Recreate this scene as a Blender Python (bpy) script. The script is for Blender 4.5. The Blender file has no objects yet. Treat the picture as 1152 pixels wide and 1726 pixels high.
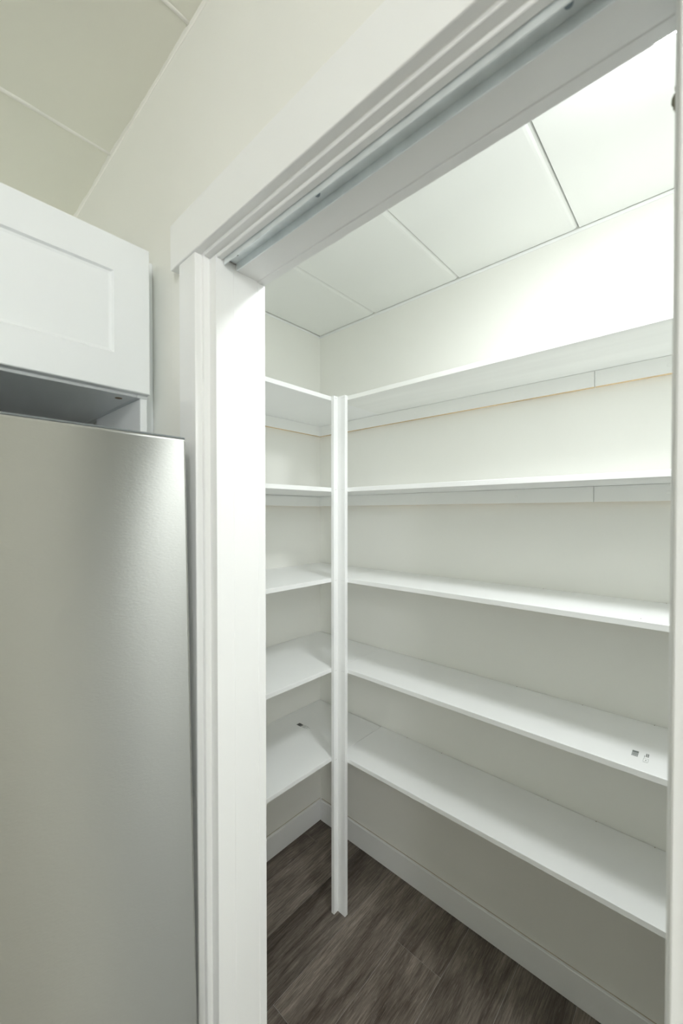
import bpy, bmesh, math, random
from mathutils import Matrix, Vector

C = bpy.context.scene.collection
S = bpy.context.scene

# ------------------------------------------------------------------ camera
YAW, PITCH, ROLL, FPX, CY = .7377, -.0139, -.0002, 679.6, 873.78
cy, sy = math.cos(YAW), math.sin(YAW)
right = Vector((cy, sy, 0)); fwd = Vector((-sy, cy, 0)); up = Vector((0, 0, 1))
cp, sp = math.cos(PITCH), math.sin(PITCH)
f2 = fwd * cp + up * sp
u2 = up * cp - fwd * sp
cr, sr = math.cos(ROLL), math.sin(ROLL)
r3 = right * cr + u2 * sr
u3 = u2 * cr - right * sr
cam_d = bpy.data.cameras.new('camera')
cam = bpy.data.objects.new('camera', cam_d); C.objects.link(cam)
M = Matrix((r3, u3, -f2)).transposed().to_4x4()
M.translation = Vector((0, 0, 1.56))
cam.matrix_world = M
cam_d.sensor_fit = 'VERTICAL'; cam_d.sensor_height = 36.0; cam_d.sensor_width = 24.0
cam_d.lens = FPX / 1726 * 36.0
cam_d.shift_y = (CY - 863.0) / 1726.0
cam_d.clip_start = .01
cam_d.dof.use_dof = True; cam_d.dof.focus_distance = 1.6; cam_d.dof.aperture_fstop = 5.0
S.camera = cam

# ------------------------------------------------------------------ world, light levels, exposure
W = bpy.data.worlds.new('world'); S.world = W; W.use_nodes = True
W.node_tree.nodes['Background'].inputs[0].default_value = (.9, .95, 1, 1)
W.node_tree.nodes['Background'].inputs[1].default_value = .3
PANTRY_LAMP = 47.0        # emission of the pantry lamp's dome
KITCHEN_AND_FILL = 48.0       # emission of the kitchen globe and the two added fill globes
S.view_settings.view_transform = 'Standard'
S.view_settings.look = 'None'
S.view_settings.gamma = 1.0
S.view_settings.use_curve_mapping = False
S.view_settings.exposure = 0.22
S.cycles.max_bounces = 16; S.cycles.diffuse_bounces = 10
S.cycles.use_denoising = True

# ------------------------------------------------------------------ materials
def nodes(name):
    m = bpy.data.materials.new(name); m.use_nodes = True
    t = m.node_tree; b = t.nodes['Principled BSDF']
    return m, t, b
def N(t, kind, **kw):
    n = t.nodes.new(kind)
    for k, v in kw.items():
        if k in n.inputs: n.inputs[k].default_value = v
        else: setattr(n, k, v)
    return n
def ramp(t, fac, a, b, p0=.3, p1=.7):
    r = t.nodes.new('ShaderNodeValToRGB')
    r.color_ramp.elements[0].position = p0; r.color_ramp.elements[0].color = (*a, 1)
    r.color_ramp.elements[1].position = p1; r.color_ramp.elements[1].color = (*b, 1)
    t.links.new(fac, r.inputs[0]); return r.outputs[0]
def paint(name, col, rough=.5, scale=90., bump=.04, vary=.012, stretch=(1, 1, 1), spec=.5):
    m, t, b = nodes(name)
    tc = N(t, 'ShaderNodeTexCoord')
    mp = N(t, 'ShaderNodeMapping'); mp.inputs['Scale'].default_value = stretch
    t.links.new(tc.outputs['Object'], mp.inputs[0])
    n1 = N(t, 'ShaderNodeTexNoise', Scale=scale, Detail=3.0)
    n2 = N(t, 'ShaderNodeTexNoise', Scale=3.0, Detail=2.0)
    t.links.new(mp.outputs[0], n1.inputs['Vector']); t.links.new(mp.outputs[0], n2.inputs['Vector'])
    lo = tuple(max(0, c * (1 - vary)) for c in col); hi = tuple(min(1, c * (1 + vary)) for c in col)
    t.links.new(ramp(t, n2.outputs['Fac'], lo, hi), b.inputs['Base Color'])
    bp = N(t, 'ShaderNodeBump', Strength=bump, Distance=.002)
    t.links.new(n1.outputs['Fac'], bp.inputs['Height']); t.links.new(bp.outputs[0], b.inputs['Normal'])
    b.inputs['Roughness'].default_value = rough
    b.inputs['Specular IOR Level'].default_value = spec
    return m
def plain(name, col, rough=.5, metal=0.):
    m, t, b = nodes(name)
    tc = N(t, 'ShaderNodeTexCoord'); n = N(t, 'ShaderNodeTexNoise', Scale=40., Detail=2.)
    t.links.new(tc.outputs['Object'], n.inputs['Vector'])
    t.links.new(ramp(t, n.outputs['Fac'], tuple(c * .94 for c in col), tuple(min(1, c * 1.05) for c in col)), b.inputs['Base Color'])
    b.inputs['Roughness'].default_value = rough; b.inputs['Metallic'].default_value = metal
    return m

WALLP = paint('wall_paint', (.858, .86, .822), .55, 260., .06)
CREAMP = paint('kitchen_ceiling_paint', (.885, .88, .80), .55, 120., .02)
CEILP = paint('ceiling_panel_paint', (.87, .88, .86), .5, 120., .02)
TRIMP = paint('gloss_trim_paint', (.89, .90, .90), .32, 60., .018)
SHELF = paint('white_melamine', (.92, .93, .93), .38, 200., .015)
STREAK = paint('brushed_white_melamine', (.90, .91, .89), .4, 14., .03, .05, (.35, 4, 1))
CLEAT = paint('white_cleat_melamine', (.90, .91, .89), .4, 200., .015)
CABP = paint('cabinet_white', (.84, .87, .89), .38, 300., .01)
CAULK = paint('caulk', (.94, .93, .89), .6, 120., .3)
TAN = paint('particle_board', (.66, .50, .30), .8, 400., .3, .25)
LINE = plain('aged_caulk', (.52, .47, .38), .7)
DARK = plain('dark_gap', (.05, .05, .05), .8)
BROWN = plain('brown_hole', (.20, .13, .07), .7)
INK = plain('print_ink', (.06, .06, .06), .6)
INKG = plain('print_ink_faint', (.20, .22, .21), .6)
GAL = plain('track_aluminium', (.84, .89, .91), .36, .5)
SCREW = plain('screw_steel', (.25, .30, .34), .35, .9)
FBODY = plain('fridge_side_grey', (.20, .22, .23), .5, .3)
SEAMF = plain('subfloor_seam_glint', (.42, .41, .38), .7)  # pale subfloor: light caught by plank bevels is put into the seam colour
GAS = plain('gasket_grey', (.35, .35, .34), .6)

def emission(name, col, st):
    m = bpy.data.materials.new(name); m.use_nodes = True; t = m.node_tree
    t.nodes.clear()
    e = t.nodes.new('ShaderNodeEmission'); o = t.nodes.new('ShaderNodeOutputMaterial')
    e.inputs[0].default_value = (*col, 1); e.inputs[1].default_value = st
    t.links.new(e.outputs[0], o.inputs[0]); return m
GLOWP = emission('pantry_lamp_glow', (.955, .99, 1), PANTRY_LAMP)
GLOWK = emission('kitchen_and_fill_glow', (.965, .985, 1), KITCHEN_AND_FILL)

def steel():
    m, t, b = nodes('brushed_stainless')
    tc = N(t, 'ShaderNodeTexCoord')
    mp = N(t, 'ShaderNodeMapping'); mp.inputs['Scale'].default_value = (1, .25, 1)
    t.links.new(tc.outputs['Object'], mp.inputs[0])
    n = N(t, 'ShaderNodeTexNoise', Scale=900., Detail=3.)
    t.links.new(mp.outputs[0], n.inputs['Vector'])
    n2 = N(t, 'ShaderNodeTexNoise', Scale=480., Detail=2.)
    t.links.new(mp.outputs[0], n2.inputs['Vector'])
    mx = N(t, 'ShaderNodeMath', operation='ADD')
    t.links.new(n.outputs['Fac'], mx.inputs[0]); t.links.new(n2.outputs['Fac'], mx.inputs[1])
    bp = N(t, 'ShaderNodeBump', Strength=.12, Distance=.001)
    t.links.new(mx.outputs[0], bp.inputs['Height']); t.links.new(bp.outputs[0], b.inputs['Normal'])
    b.inputs['Base Color'].default_value = (.52, .525, .495, 1)
    b.inputs['Metallic'].default_value = 1.
    b.inputs['Roughness'].default_value = .43
    b.inputs['Anisotropic'].default_value = .95
    tg = N(t, 'ShaderNodeTangent', direction_type='UV_MAP'); tg.uv_map = 'uv'
    t.links.new(tg.outputs[0], b.inputs['Tangent'])
    return m
STEEL = steel()

def wood():
    m, t, b = nodes('grey_brown_vinyl_plank')
    tc = N(t, 'ShaderNodeTexCoord'); oi = N(t, 'ShaderNodeObjectInfo')
    off = N(t, 'ShaderNodeVectorMath', operation='SCALE'); off.inputs['Scale'].default_value = 37.
    cmb = N(t, 'ShaderNodeCombineXYZ')
    t.links.new(oi.outputs['Random'], cmb.inputs[0]); t.links.new(oi.outputs['Random'], cmb.inputs[1]); t.links.new(oi.outputs['Random'], cmb.inputs[2])
    t.links.new(cmb.outputs[0], off.inputs[0])
    add = N(t, 'ShaderNodeVectorMath', operation='ADD')
    t.links.new(tc.outputs['Object'], add.inputs[0]); t.links.new(off.outputs[0], add.inputs[1])
    def mapped(sc):
        mp = N(t, 'ShaderNodeMapping'); mp.inputs['Scale'].default_value = sc
        t.links.new(add.outputs[0], mp.inputs[0]); return mp.outputs[0]
    big = N(t, 'ShaderNodeTexNoise', Scale=1., Detail=4., Roughness=.6, Distortion=1.2)
    t.links.new(mapped((11, 1.7, 1)), big.inputs['Vector'])
    fine = N(t, 'ShaderNodeTexNoise', Scale=1., Detail=5., Roughness=.7)
    t.links.new(mapped((260, 12, 1)), fine.inputs['Vector'])
    pore = N(t, 'ShaderNodeTexNoise', Scale=1., Detail=3., Roughness=.8)
    t.links.new(mapped((420, 24, 1)), pore.inputs['Vector'])
    c1 = ramp(t, big.outputs['Fac'], (.085, .066, .054), (.27, .232, .20), .30, .68)
    c2 = ramp(t, fine.outputs['Fac'], (.45, .43, .40), (1.35, 1.34, 1.31), .36, .64)
    mul = N(t, 'ShaderNodeMix', data_type='RGBA', blend_type='MULTIPLY'); mul.inputs[0].default_value = .8
    t.links.new(c1, mul.inputs[6]); t.links.new(c2, mul.inputs[7])
    c3 = ramp(t, pore.outputs['Fac'], (0, 0, 0), (.20, .19, .175), .55, .75)
    ad = N(t, 'ShaderNodeMix', data_type='RGBA', blend_type='ADD'); ad.inputs[0].default_value = .7
    t.links.new(mul.outputs[2], ad.inputs[6]); t.links.new(c3, ad.inputs[7])
    hv = N(t, 'ShaderNodeHueSaturation')
    mr = N(t, 'ShaderNodeMapRange'); mr.inputs['To Min'].default_value = .82; mr.inputs['To Max'].default_value = 1.15
    t.links.new(oi.outputs['Random'], mr.inputs['Value']); t.links.new(mr.outputs[0], hv.inputs['Value'])
    t.links.new(ad.outputs[2], hv.inputs['Color'])
    t.links.new(hv.outputs[0], b.inputs['Base Color'])
    bp = N(t, 'ShaderNodeBump', Strength=.25, Distance=.001)
    t.links.new(fine.outputs['Fac'], bp.inputs['Height']); t.links.new(bp.outputs[0], b.inputs['Normal'])
    b.inputs['Roughness'].default_value = .5; b.inputs['Specular IOR Level'].default_value = .35
    return m
WOOD = wood()

# ------------------------------------------------------------------ helpers
def link(name, bm, mats, parent=None, loc=(0, 0, 0)):
    me = bpy.data.meshes.new(name); bm.normal_update(); bm.to_mesh(me); bm.free()
    for m in (mats if isinstance(mats, (list, tuple)) else [mats]): me.materials.append(m)
    o = bpy.data.objects.new(name, me); C.objects.link(o); o.location = loc
    if parent: o.parent = parent
    return o
def add_box(bm, x0, x1, y0, y1, z0, z1, bev=0., under=0, seg=1):
    b2 = bmesh.new()
    v = [b2.verts.new((x, y, z)) for z in (z0, z1) for y in (y0, y1) for x in (x0, x1)]
    for f in ((0, 2, 3, 1), (4, 5, 7, 6), (0, 1, 5, 4), (2, 6, 7, 3), (0, 4, 6, 2), (1, 3, 7, 5)):
        b2.faces.new([v[i] for i in f])
    if bev: bmesh.ops.bevel(b2, geom=b2.edges[:], offset=bev, segments=seg, affect='EDGES', profile=.5)
    b2.normal_update()
    if under:
        for f in b2.faces:
            if f.normal.z < -.9: f.material_index = under
    me = bpy.data.meshes.new('tmp'); b2.to_mesh(me); b2.free(); bm.from_mesh(me); bpy.data.meshes.remove(me)
def box(name, m, parent, x0, x1, y0, y1, z0, z1, bev=.0012, under=0, seg=1):
    bm = bmesh.new(); add_box(bm, x0, x1, y0, y1, z0, z1, bev, under, seg)
    return link(name, bm, m, parent)
def prism(bm, pts, z0, z1):
    a = [bm.verts.new((x, y, z0)) for x, y in pts]; b = [bm.verts.new((x, y, z1)) for x, y in pts]
    n = len(pts)
    bm.faces.new(a[::-1]); bm.faces.new(b)
    for i in range(n): bm.faces.new((a[i], a[(i + 1) % n], b[(i + 1) % n], b[i]))
def disc(bm, c, r, h, axis, n=14):
    """short cylinder whose axis is the unit vector AXIS, base centre C"""
    q = Vector((0, 0, 1)).rotation_difference(Vector(axis)).to_matrix()
    a = [bm.verts.new(Vector(c) + q @ Vector((r * math.cos(k * math.tau / n), r * math.sin(k * math.tau / n), 0))) for k in range(n)]
    b = [bm.verts.new(Vector(c) + q @ Vector((.85 * r * math.cos(k * math.tau / n), .85 * r * math.sin(k * math.tau / n), h))) for k in range(n)]
    bm.faces.new(a[::-1]); bm.faces.new(b)
    for i in range(n): bm.faces.new((a[i], a[(i + 1) % n], b[(i + 1) % n], b[i]))
def lathe(prof, n=40):
    bm = bmesh.new(); rings = []
    for r, z in prof:
        rings.append([bm.verts.new((r * math.cos(k * math.tau / n), r * math.sin(k * math.tau / n), z)) for k in range(n)] if r > 1e-5 else [bm.verts.new((0, 0, z))])
    for A, B in zip(rings, rings[1:]):
        for k in range(n):
            k2 = (k + 1) % n
            if len(A) == 1: bm.faces.new((A[0], B[k2], B[k]))
            elif len(B) == 1: bm.faces.new((A[k], A[k2], B[0]))
            else: bm.faces.new((A[k], A[k2], B[k2], B[k]))
    for f in bm.faces: f.smooth = True
    return bm
def empty(name, loc, label=None, cat=None, group=None, kind=None):
    o = bpy.data.objects.new(name, None); C.objects.link(o); o.location = loc; o.empty_display_size = .05
    if label: o['label'] = label
    if cat: o['category'] = cat
    if group: o['group'] = group
    if kind: o['kind'] = kind
    return o
def tag(o, **kw):
    for k, v in kw.items(): o[k] = v
    return o
def structure(o): o['kind'] = 'structure'; return o

# ------------------------------------------------------------------ dimensions
XL, XR = -1.4541, 1.30          # left wall, pantry right wall
XK = 2.80                       # kitchen right wall
YB, YF = 1.4387, -3.00          # pantry back wall, kitchen far wall
CE = 2.447                      # ceiling
WF, WR = .368, .4576            # kitchen and pantry face of the door wall

# ------------------------------------------------------------------ shell
def wall(name, m, *boxes):
    bm = bmesh.new()
    for b in boxes: add_box(bm, *b)
    return structure(link(name, bm, m))
wall('wall_left', WALLP, (XL - .1, XL, YF - .1, YB + .1, -.05, CE + .1))
wall('wall_back', WALLP, (XL, XR + .1, YB, YB + .1, -.05, CE + .1))
wall('wall_pantry_right', WALLP, (XR, XR + .1, WR, YB, -.05, CE + .1))
wall('wall_right', WALLP, (XK, XK + .1, YF - .1, WR, -.05, CE + .1))
wall('wall_front', WALLP, (XL, XK, YF - .1, YF, -.05, CE + .1))
wall('wall_middle', WALLP,
     (XL, -.700, WF, WR, 0, CE + .03), (-.700, XK, WF, WR, 2.046, CE + .03),
     (.018, XK, WF, .3845, 0, 2.046), (.018, XK, .426, WR, 0, 2.046))

floor = wall('floor', SEAMF, (XL, XK, YF, YB, -.05, -.0012))
edges = [XL + .001] + [-1.006 + .1785 * k for k in range(-2, 22)] + [XK - .001]
joint = {-3: .1, -2: .25, -1: .50, 0: .785, 1: 1.208, 2: .62, 3: .32, 4: .95}
cache = {}
for i in range(len(edges) - 1):
    k = i - 3
    x0, x1 = edges[i] + .0006, edges[i + 1] - .0006
    y = joint.get(k, (k * .43) % 1.22)
    while y > YF: y -= 1.22
    ye = YB if edges[i + 1] < XR + .01 else WF
    while y < ye:
        a, b = max(y, YF + .001) + .0006, min(y + 1.22, ye - .001) - .0006
        y += 1.22
        if b - a < .02: continue
        key = (round(x1 - x0, 4), round(b - a, 4))
        if key not in cache:
            bm = bmesh.new(); add_box(bm, 0, x1 - x0, 0, b - a, -.004, 0, .0005)
            o = link('plank', bm, WOOD, floor, (x0, a, 0)); cache[key] = o.data
        else:
            o = bpy.data.objects.new('plank', cache[key]); C.objects.link(o); o.parent = floor; o.location = (x0, a, 0)

ceiling = wall('ceiling', DARK, (XL - .1, XK + .1, YF - .1, YB + .1, CE + .018, CE + .1))
def panel(x0, x1, y0, y1, bl, br, m):
    """ceiling panel: long edges with rounded bevels BL (left) and BR (right), ends BE"""
    d = .55
    prof = [(x0, CE + .018)]
    def arc(r, left):
        q = []
        for a in range(5):
            th = math.pi / 2 * a / 4
            q.append((r * (1 - math.sin(th)), r * d * (1 - math.cos(th))))
        return q
    L = [(x0 + q[0], CE + q[1]) for q in arc(bl, 1)][::-1]
    R = [(x1 - q[0], CE + q[1]) for q in arc(br, 0)]
    prof += L + R + [(x1, CE + .018)]
    bm = bmesh.new()
    A = [bm.verts.new((x, y0, z)) for x, z in prof]; B = [bm.verts.new((x, y1, z)) for x, z in prof]
    n = len(prof)
    bm.faces.new(A); bm.faces.new(B[::-1])
    for i in range(n): bm.faces.new((A[i], B[i], B[(i + 1) % n], A[(i + 1) % n]))
    bmesh.ops.recalc_face_normals(bm, faces=bm.faces[:])
    return link('ceiling_panel', bm, m, ceiling)
seams = [-1.104 + .3990 * k for k in range(0, 10)]
xs = [XL + .003] + seams + [XK - .002]
for a, b in zip(xs, xs[1:]):
    if a < XR - .05: panel(a + .0022, min(b, XR) - .0026, WR + .002, YB - .0038, .002, .017, CEILP)
    for y0, y1 in ((-.846, WF - .0008), (-2.055, -.850), (YF + .002, -2.059)):
        panel(a + .0015, b - .0015, y0, y1, .005, .007, CREAMP)
# caulk beads: along the kitchen joints and along the door wall, uneven as smeared by hand
def bead(name, p0, p1, w, h, m, seed, parent=None, n=60):
    r = random.Random(seed); bm = bmesh.new(); p0, p1 = Vector(p0), Vector(p1)
    d = (p1 - p0).normalized(); s = d.cross(Vector((0, 0, 1))); prev = None
    ww = w
    for i in range(n + 1):
        c = p0.lerp(p1, i / n)
        ww = max(w * .55, min(w * 1.5, ww + r.uniform(-.22, .22) * w))
        hh = h * r.uniform(.8, 1.15)
        ring = [bm.verts.new(c + s * ww * a + Vector((0, 0, -hh * b))) for a, b in ((-1, -1.5), (-1, 0), (-.4, 1), (.4, 1), (1, 0), (1, -1.5))]
        if prev:
            for k in range(6): bm.faces.new((prev[k], prev[(k + 1) % 6], ring[(k + 1) % 6], ring[k]))
        else: bm.faces.new(ring)
        prev = ring
    bm.faces.new(prev[::-1]); bmesh.ops.recalc_face_normals(bm, faces=bm.faces[:])
    for f in bm.faces: f.smooth = True
    return link(name, bm, m, parent)
for i, x in enumerate(seams[:4]):
    bead('caulk_bead', (x, WF - .004, CE + .0022), (x, -.84, CE + .0016), .0065, .0034, CAULK, i, ceiling)
def fillet(name, x0, x1, m, seed, n=220):
    r = random.Random(seed); bm = bmesh.new(); prev = None; w = .0065; h = .005
    for i in range(n + 1):
        x = x0 + (x1 - x0) * i / n
        w = max(.0040, min(.0095, w + r.uniform(-.0011, .0011))); h = max(.003, min(.0075, h + r.uniform(-.0008, .0008)))
        P = [(WF, CE + .003), (WF - w, CE + .003), (WF - w, CE - .0006), (WF - w * .35, CE - h * .45), (WF - .0005, CE - h), (WF, CE - h)]
        ring = [bm.verts.new((x, y, z)) for y, z in P]
        if prev:
            for k in range(6): bm.faces.new((prev[k], prev[(k + 1) % 6], ring[(k + 1) % 6], ring[k]))
        else: bm.faces.new(ring)
        prev = ring
    bm.faces.new(prev[::-1]); bmesh.ops.recalc_face_normals(bm, faces=bm.faces[:])
    return link(name, bm, m)
structure(fillet('trim_1', XL, XK, CAULK, 11, 340))
# white bead strip under the pantry ceiling
structure(box('trim_2', TRIMP, None, XL + .002, XR, YB - .002, YB, CE - .012, CE - .001, .0006))
structure(box('trim_3', TRIMP, None, XL, XL + .002, WR, YB, CE - .010, CE - .001, .0006))

# baseboards in the pantry
def baseboard(name, x0, x1, y0, y1):
    b = structure(box(name, TRIMP, None, x0, x1, y0, y1, 0, .104, .002))
    if x1 - x0 > y1 - y0: box('caulk_line', LINE, b, x0, x1, y1 - .003, y1, .104, .1056, .0005)
    else: box('caulk_line', LINE, b, x0, x0 + .003, y0, y1 - .004, .104, .1056, .0005)
baseboard('baseboard_back', XL + .0125, XR, YB - .012, YB)
baseboard('baseboard_left', XL, XL + .012, WR, YB)

# ------------------------------------------------------------------ pocket doorway
door = empty('door_1', (-.32, .41, 0), kind='structure')
door['label'] = 'white painted pocket doorway into the pantry'
def dpart(name, m, x0, x1, y0, y1, z0, z1, bev=.0012, seg=1):
    o = box(name, m, door, x0, x1, y0, y1, z0, z1, bev, 0, seg); o.location = (-.0 + .32, -.41, 0); return o
CT = 2.0113
dpart('side_casing', TRIMP, -.7175, -.6585, .3487, WF, 0, CT - .0002, .002, 2)
dpart('side_casing', TRIMP, .010, .070, .3487, WF, 0, CT - .0002, .002, 2)
dpart('head_casing', TRIMP, -.7475, .104, .3465, WF, CT, 2.0945, .002, 2)
dpart('jamb', TRIMP, -.700, -.6505, .3605, WR, 0, 2.046, .001)
dpart('door_stop', TRIMP, -.6505, -.6285, .3710, .4056, 0, 2.003, .0004)
dpart('door_stop', TRIMP, -.6505, -.6285, .4057, WR, 0, 2.003, .0003)
dpart('rear_casing', TRIMP, -.700, -.6288, WR, .4759, 0, 1.992, .0015)
dpart('head_jamb', TRIMP, -.6505, .0175, .3605, WR, 2.0055, 2.046, .001)
dpart('head_stop', TRIMP, -.6505, .0175, .3725, .3842, 1.9990, 2.0055, .0012)
dpart('rear_head_stop', TRIMP, -.6285, .0175, .4105, WR, 1.9925, 2.0055, .001)
dpart('rear_head_casing', TRIMP, -.700, .080, WR, .4759, 1.9922, 2.060, .0015)
dpart('split_jamb', TRIMP, -.0175, .0178, .3690, .3845, 0, 2.0055, .0012)
dpart('split_jamb', TRIMP, -.0225, .0178, .4240, WR, 0, 1.9925, .0012)
dpart('rear_casing', TRIMP, -.0235, .050, WR, .4759, 0, 1.992, .0015)
slab = dpart('door_panel', TRIMP, -.0125, .640, .3880, .4215, .012, 1.978, .002)
slab['label'] = 'edge of the white sliding door inside the wall pocket'
# aluminium track: an inverted channel with screws
bm = bmesh.new()
add_box(bm, -.6240, .640, .3845, .4095, 2.0015, 2.0035, .0003)
add_box(bm, -.6240, .640, .3845, .3862, 1.9900, 2.0015, .0004)
add_box(bm, -.6215, .640, .4078, .4095, 1.9885, 2.0015, .0004)
track = link('track', bm, GAL, door, (.32, -.41, 0)); track['label'] = 'grey aluminium sliding door track'
for x in (-.404, -.093, .22):
    bm = bmesh.new(); disc(bm, (x, .395, 2.0015), .0042, -.0022, (0, 0, 1), 16)
    add_box(bm, x - .003, x + .003, .3944, .3956, 1.9990, 1.9994); add_box(bm, x - .0006, x + .0006, .392, .398, 1.9990, 1.9994)
    bmesh.ops.recalc_face_normals(bm, faces=bm.faces[:])
    link('screw', bm, SCREW, track)
bm = bmesh.new(); disc(bm, (-.601, .395, 2.0016), .0026, -.0005, (0, 0, 1), 14)
bmesh.ops.recalc_face_normals(bm, faces=bm.faces[:])
link('screw_hole', bm, DARK, track)
# torn splinters on the rear edge of the right jamb
bm = bmesh.new(); r = random.Random(3)
zz = 1.9165
outline = [(0, 1.9475), (-.0006, 1.9455), (-.0016, 1.9425), (-.0015, 1.9395), (-.0009, 1.9378), (-.0020, 1.9362), (-.0030, 1.9335), (-.0034, 1.9295), (-.0030, 1.9262), (-.0021, 1.9282), (-.0024, 1.9243), (-.0022, 1.9225), (-.0014, 1.9228), (-.0016, 1.9205), (-.0007, 1.9202), (-.0011, 1.9182), (-.0013, 1.9168), (0, 1.9155)]
a = [bm.verts.new((-.0235 + x * 1.3, .474 + r.uniform(-.0006, .0006), z)) for x, z in outline]
b = [bm.verts.new((-.0235 + x * .7, .4757, z)) for x, z in outline]
n = len(a)
for i in range(n - 1): bm.faces.new((a[i], a[i + 1], b[i + 1], b[i]))
bmesh.ops.triangle_fill(bm, edges=[e for e in bm.edges if all(v in a for v in e.verts)] + [bm.edges.new((a[0], a[-1]))], use_beauty=True)
bmesh.ops.recalc_face_normals(bm, faces=bm.faces[:])
o = link('torn_splinter', bm, plain('torn_wood', (.26, .25, .19), .8), door, (.32, -.41, 0)); o['label'] = 'jagged torn splinter on the jamb edge'

# ------------------------------------------------------------------ pantry shelves
TOPS = [2.0063, 1.6567, 1.3078, .9582, .6105]
TH = .0160
XS, YS = -1.0740, 1.1590          # front edges of the short and the long shelves
ORD = ['topmost', 'second from the top', 'middle', 'second from the bottom', 'lowest']
longs = ['Topmost long white shelf on the pantry back wall, above head height',
         'Long white shelf on the back wall, next below the topmost one',
         'Middle long white shelf of five on the pantry back wall',
         'Long white shelf on the back wall with a barcode print near its right end',
         'Lowest long white shelf on the back wall, above the bare baseboard']
shorts = ['Topmost short white shelf on the left pantry wall beside the door jamb',
          'Short white shelf on the left pantry wall, next below the topmost one',
          'Middle short white shelf of five on the left pantry wall',
          'Short white shelf on the left wall, just above the lowest, without any print',
          'Lowest short white shelf on the left wall with a small barcode print']
def local(o, root):
    o.location = Vector(o.location) - Vector(root.location); return o
def plugs(root, cl, pts, axis):
    for p in pts:
        bm = bmesh.new(); disc(bm, p, .0055, .0007, axis, 14)
        bmesh.ops.recalc_face_normals(bm, faces=bm.faces[:])
        link('screw_cap', bm, CLEAT, cl)
long_roots, short_roots = [], []
for i, z in enumerate(TOPS):
    # short shelf along the left wall; its inner end runs on into the corner
    rt = empty('short_shelf', (XL + .19, .95, z - TH), shorts[i], 'shelf', 'short shelves on the left pantry wall')
    short_roots.append(rt)
    bm = bmesh.new()
    prism(bm, [(XL + .0012, WR + .021), (XS, WR + .021), (XS, YS), (-1.0668, YS), (-1.0668, YB - .0055), (XL + .0012, YB - .0055)], z - TH, z)
    bmesh.ops.recalc_face_normals(bm, faces=bm.faces[:])
    bmesh.ops.bevel(bm, geom=[e for e in bm.edges if abs(e.verts[0].co.z - e.verts[1].co.z) < 1e-5], offset=.0008, segments=1, affect='EDGES')
    local(link('board', bm, SHELF, rt), rt)
    zc = z - TH - (.0006 if i != 1 else .0014)
    cl = local(box('cleat', [CLEAT, TAN], rt, XL, XL + .016, WR + .002, YB - .0165, zc - .0480, zc, .0005, 1), rt)
    plugs(rt, cl, [(XL + .016, y, zc - .026) for y in (.62, 1.01, 1.405)], (1, 0, 0))
    # long shelf along the back wall
    rt = empty('long_shelf', (.1, YB - .14, z - TH), longs[i], 'shelf', 'long shelves on the pantry back wall')
    long_roots.append(rt)
    bm = bmesh.new()
    add_box(bm, -1.0658, XR - .002, YS, YB - .0020, z - TH, z, .0008)
    local(link('board', bm, STREAK if i == 0 else SHELF, rt), rt)
    zc = z - TH - .0007
    c1 = local(box('cleat', [CLEAT, TAN], rt, XL + .0002, -.2578, YB - .016, YB, zc - .0480, zc, .0005, 1), rt)
    c2 = local(box('cleat', [CLEAT, TAN], rt, -.2566, XR - .002, YB - .016, YB, zc - .0480, zc, .0005, 1), rt)
    plugs(rt, c1, [(x, YB - .016, zc - .026) for x in (-1.29, -.8875, -.4868)], (0, -1, 0))
    plugs(rt, c2, [(x, YB - .016, zc - .026) for x in (-.0812, .35, .8)], (0, -1, 0))
# brown nail specks on the shelf tops, one part per shelf
specks = {2: [(-.1153, 1.186), (-.0827, YB - .004), (-.4007, YB - .004)], 3: [(-.4835, YB - .004), (-.2849, YB - .004), (-.106, YB - .004), (-.86, YB - .004)],
          4: [(-.3823, YB - .004), (-.2455, YB - .004), (-.1023, YB - .004), (-.77, YB - .004), (-.93, YB - .004)]}
for i, pts in specks.items():
    bm = bmesh.new()
    for x, y in pts: disc(bm, (x, y, TOPS[i] - .0001), .0014, .0006, (0, 0, 1), 7)
    bmesh.ops.recalc_face_normals(bm, faces=bm.faces[:])
    o = local(link('nail_speck', bm, BROWN, long_roots[i]), long_roots[i]); o['kind'] = 'stuff'
# printed barcodes: thin ink on the boards
def quads(name, rects, m, root, org, ux, vx, z):
    """RECTS in the print's own frame (mm) laid flat at height Z"""
    bm = bmesh.new()
    for a0, a1, b0, b1 in rects:
        P = [(a0, b0), (a1, b0), (a1, b1), (a0, b1)]
        lo = []
        for h in (0, .0002):
            lo.append([bm.verts.new((org[0] + a * .001 * ux[0] + b * .001 * vx[0], org[1] + a * .001 * ux[1] + b * .001 * vx[1], z + h)) for a, b in P])
        bm.faces.new(lo[1]); bm.faces.new(lo[0][::-1])
        for k in range(4): bm.faces.new((lo[0][k], lo[0][(k + 1) % 4], lo[1][(k + 1) % 4], lo[1][k]))
    bmesh.ops.recalc_face_normals(bm, faces=bm.faces[:])
    o = local(link(name, bm, m, root), root); return o
def bars(length, height, seed, dens):
    r = random.Random(seed); x = 0; out = []
    while x < length:
        w = r.choice((.35, .35, .7, 1.05)) * (dens(x / length))
        out.append((x, min(length, x + w), 0, height)); x += w + r.choice((.35, .5, .7)) / max(.5, dens(x / length))
    return out
def lines(x0, widths, y0, pitch, h, seed):
    """rows of tiny strokes standing for small print that cannot be read in the photograph"""
    r = random.Random(seed); out = []
    for k, w in enumerate(widths):
        x = x0
        while x < x0 + w:
            l = r.uniform(.7, 2.0); out.append((x, min(x + l, x0 + w), y0 + k * pitch, y0 + k * pitch + h)); x += l + .55
    return out
rt = short_roots[4]
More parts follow.
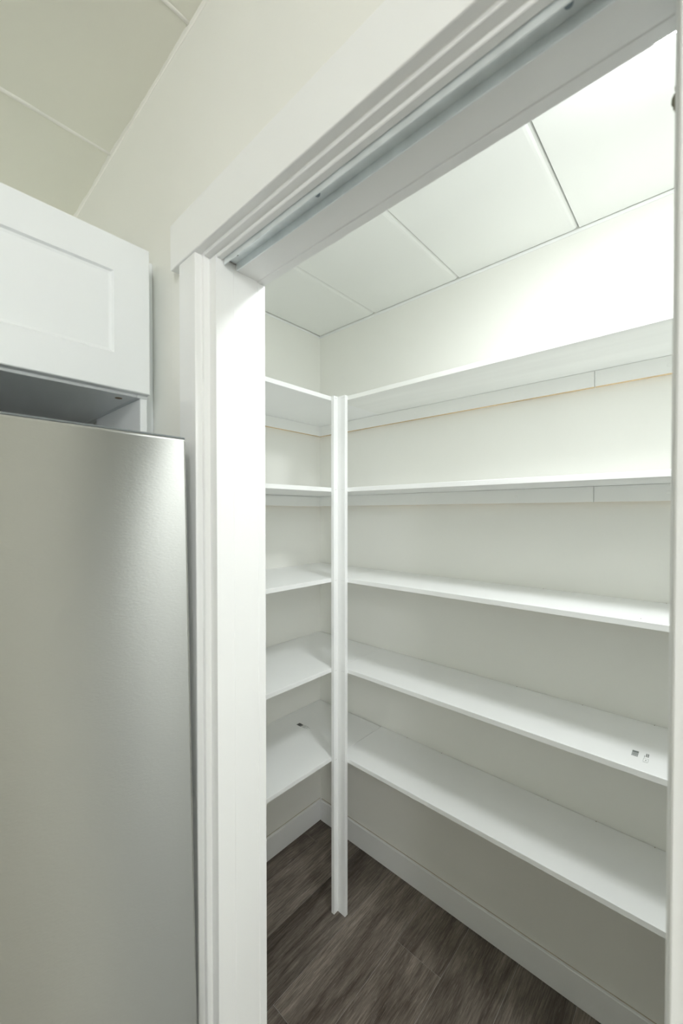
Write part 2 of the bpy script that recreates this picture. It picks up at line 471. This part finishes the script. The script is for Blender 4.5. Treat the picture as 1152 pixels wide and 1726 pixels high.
o = quads('barcode_print', bars(27, 19, 5, lambda q: 1.5 if q < .55 else .8), INK, rt, (-1.357, 1.1925), (1, .0), (.02, 1), TOPS[4])
o['label'] = 'small black barcode'
o = quads('small_print', lines(31, [20, 34, 14, 40, 25], 1, 4.2, 1.3, 8), INKG, rt, (-1.357, 1.1925), (1, .05), (0, 1), TOPS[4])
o['label'] = 'faint rows of tiny print'; o['kind'] = 'stuff'
rt = long_roots[3]
o = quads('barcode_print', bars(29, 13, 9, lambda q: .75 if q < .65 else 1.7), INKG, rt, (-.1225, 1.2210), (0, 1), (-1, -.05), TOPS[3])
o['label'] = 'small grey barcode'
o = quads('small_print', lines(26, [18, 17], 0, 3.4, 2.4, 2) + lines(20, [12], 7.5, 1, .9, 3) + [(0, 17, -1, -.6), (0, 17, 8.6, 9.0), (0, .4, -1, 9), (16.6, 17, -1, 9), (6, 10, 3, 5), (-3, -2.5, 0, 9)],
          INKG, rt, (-.1020, 1.2080), (0, 1), (-1, -.05), TOPS[3])
o['label'] = 'faint word and small framed mark'; o['kind'] = 'stuff'

# L-shaped corner post nailed to the shelf fronts
post = empty('corner_post', (XS + .02, 1.14, 0), 'Slim white L shaped upright at the inner corner of the pantry shelves', 'post')
b1 = local(box('board', SHELF, post, XS + .0003, -1.0590, 1.1219, 1.1590, 0, 2.0068, .0008), post)
b2 = local(box('board', SHELF, post, -1.0590, -1.0212, 1.1432, 1.1587, 0, 2.0068, .0008), post)
bm = bmesh.new(); bn = bmesh.new()
for z in TOPS:
    for x in (-1.0358, -1.0270): disc(bm, (x, 1.1432, z - .008), .0009, .0003, (0, -1, 0), 6)
    for y in (1.1300, 1.1360): disc(bn, (-1.0590, y, z - .008), .0009, .0003, (1, 0, 0), 6)
for q, p in ((bn, b1), (bm, b2)):
    bmesh.ops.recalc_face_normals(q, faces=q.faces[:])
    o = link('staple_mark', q, INKG, p); o['kind'] = 'stuff'

# ------------------------------------------------------------------ refrigerator
TILT = math.radians(-1.78)
fr = empty('refrigerator', (-.5785, -.135, .027), 'Tall brushed stainless steel refrigerator under the white wall cabinet', 'refrigerator')
fr.rotation_euler = (0, TILT, 0)
Y1 = .4515                                   # half width
def rounded_front(name, y0, y1, z0, z1, x0, x1, m, parent, r=.004, uv=True):
    bm = bmesh.new(); add_box(bm, x0, x1, y0, y1, z0, z1, r, 0, 3)
    lay = bm.loops.layers.uv.new('uv')
    for f in bm.faces:
        f.smooth = f.calc_area() < .004
        for l in f.loops: l[lay].uv = (l.vert.co.z, l.vert.co.y + l.vert.co.x)   # the tangent runs upright, across the brushing
    o = link(name, bm, m, parent)
    return o
box('body', FBODY, fr, -.715, -.062, -Y1 + .006, Y1 - .006, .03, 1.645, .004)
ZT = 1.6535
for s in (-1, 1):
    a, b = sorted((s * .002, s * Y1))
    d = rounded_front('door', a, b, .62, ZT, -.055, 0, STEEL, fr)
    box('top_trim', FBODY, d, -.055, -.0015, a + .001, b - .001, ZT, ZT + .0028, .0006)
    box('gasket', GAS, d, -.062, -.055, a + .012, b - .012, .64, ZT - .01, .001)
    bm = bmesh.new()
    yh = s * .045
    add_box(bm, .040, .058, yh - .009, yh + .009, .75, 1.40, .006, 0, 3)
    for z in (.80, 1.35): add_box(bm, 0, .042, yh - .007, yh + .007, z - .009, z + .009, .002)
    link('handle', bm, STEEL, d)
dr = rounded_front('freezer_drawer', -Y1, Y1, .07, .612, -.055, 0, STEEL, fr)
box('gasket', GAS, dr, -.062, -.055, -Y1 + .012, Y1 - .012, .09, .60, .001)
bm = bmesh.new(); add_box(bm, .040, .058, -.34, .34, .535, .553, .006, 0, 3)
for y in (-.28, .28): add_box(bm, 0, .042, y - .009, y + .009, .537, .551, .002)
link('handle', bm, STEEL, dr)
box('hinge_cover', FBODY, fr, -.13, -.075, .40, .440, 1.645, 1.662, .003)
for y in (-.38, .38):
    bm = bmesh.new(); disc(bm, (-.09, y, .031), .018, -.0555, (0, 0, 1), 18); bmesh.ops.recalc_face_normals(bm, faces=bm.faces[:]); link('foot', bm, FBODY, fr)
    bm = bmesh.new(); disc(bm, (-.66, y, .031), .018, -.037, (0, 0, 1), 18); bmesh.ops.recalc_face_normals(bm, faces=bm.faces[:]); link('foot', bm, FBODY, fr)

# ------------------------------------------------------------------ cabinet above the refrigerator
cab = empty('wall_cabinet', (-1.13, -.115, 1.7845), 'White shaker wall cabinet mounted over the stainless refrigerator', 'cabinet')
CX0, CXF = XL, -.8265
YC0, YC1 = -.565, .3345
ZB, ZTOP = 1.7845, 2.069
def cpart(name, m, *a, **k): return local(box(name, m, cab, *a, **k), cab)
cpart('side_panel', CABP, CX0, CXF, YC1 - .0185, YC1, ZB, ZTOP, bev=.0008)
cpart('side_panel', CABP, CX0, CXF, YC0, YC0 + .0185, ZB, ZTOP, bev=.0008)
bpn = cpart('bottom_panel', CABP, CX0, CXF, YC0 + .0190, YC1 - .0190, ZB + .0002, ZB + .0185, bev=.0008)
cpart('top_panel', CABP, CX0, CXF, YC0 + .0190, YC1 - .0190, ZTOP - .0185, ZTOP, bev=.0008)
cpart('back_panel', CABP, CX0, CX0 + .006, YC0 + .019, YC1 - .019, ZB + .019, ZTOP - .019, bev=0)
bm = bmesh.new(); disc(bm, (-.857, .293, ZB + .0003), .0068, -.0006, (0, 0, 1), 16); bmesh.ops.recalc_face_normals(bm, faces=bm.faces[:])
o = link('screw_hole', bm, BROWN, bpn)
def shaker(y0, y1, z0, z1, x0, x1):
    """one-piece moulded door: flat frame, sloping inner edge, sunk panel"""
    s, bv, dp = .064, .0075, .0055
    bm = bmesh.new()
    def ring(dy, x): return [bm.verts.new((x, y, z)) for y, z in ((y0 + dy, z0 + dy), (y1 - dy, z0 + dy), (y1 - dy, z1 - dy), (y0 + dy, z1 - dy))]
    R = [ring(0, x0), ring(0, x1 - .0015), ring(.0015, x1), ring(s, x1), ring(s + bv * .4, x1 - dp * .75), ring(s + bv, x1 - dp)]
    for A, B in zip(R, R[1:]):
        for k in range(4): bm.faces.new((A[k], A[(k + 1) % 4], B[(k + 1) % 4], B[k]))
    bm.faces.new(R[-1]); bm.faces.new(R[0][::-1])
    bmesh.ops.recalc_face_normals(bm, faces=bm.faces[:])
    local(link('door', bm, CABP, cab), cab)
shaker(-.1130, .3335, 1.7895, 2.0675, -.8250, -.8070)
shaker(-.5630, -.1160, 1.7895, 2.0675, -.8250, -.8070)
# scribe strip closing the gap to the wall, and the end panel beside the refrigerator
tag(box('filler_strip', CABP, None, -.8930, -.8740, YC1 + .0005, WF - .0005, 0, 2.086, .001),
    label='Narrow white filler strip between the wall cabinet and the wall', category='filler strip')
tag(box('end_panel', CABP, None, -1.086, -.8255, .3215, .3345, 0, ZB - .0005, .001),
    label='White upright end panel under the cabinet, behind the refrigerator', category='panel')

# ------------------------------------------------------------------ lamps (above the frame; two kitchen globes are added fill)
lamp = empty('pantry_lamp', (-.05, .80, CE), 'Flat round white ceiling lamp lighting the pantry shelves', 'lamp')
link('lamp_base', lathe([(0, 0), (.150, 0), (.150, -.020), (.140, -.028), (0, -.028)]), TRIMP, lamp)
link('dome', lathe([(.138, -.0285), (.140, -.033), (.131, -.040), (.100, -.046), (.052, -.0490), (0, -.050)]), GLOWP, lamp)
for n, (x, y, drop) in enumerate(((.95, -.75, .0), (2.05, -1.45, .60), (2.30, -2.45, .60))):  # last two globes are added, unseen sources filling kitchen and ceiling with light
    lamp = empty('kitchen_and_fill_lamp', (x, y, CE),
                 ('White globe ceiling lamp in the kitchen, nearest to the pantry door wall',
                  'Added white fill-light globe at the right of the kitchen, the one nearer to the door wall',
                  'Added white fill-light globe in the far right corner of the kitchen')[n], 'lamp', 'kitchen ceiling lamps')
    link('lamp_base', lathe([(0, 0), (.085, 0), (.085, -.018), (.055, -.030), (.050, -.034), (0, -.034)]), TRIMP, lamp)
    link('stem', lathe([(.007, -.034), (.007, -.060 - drop), (.046, -.064 - drop), (.046, -.070 - drop), (0, -.070 - drop)], 20), TRIMP, lamp)
    link('globe', lathe([(.046, -.0705 - drop)] + [(.110 * math.sin(a * math.pi / 14), -.170 - drop + .110 * math.cos(a * math.pi / 14)) for a in range(2, 14)] + [(0, -.280 - drop)]), GLOWK, lamp)
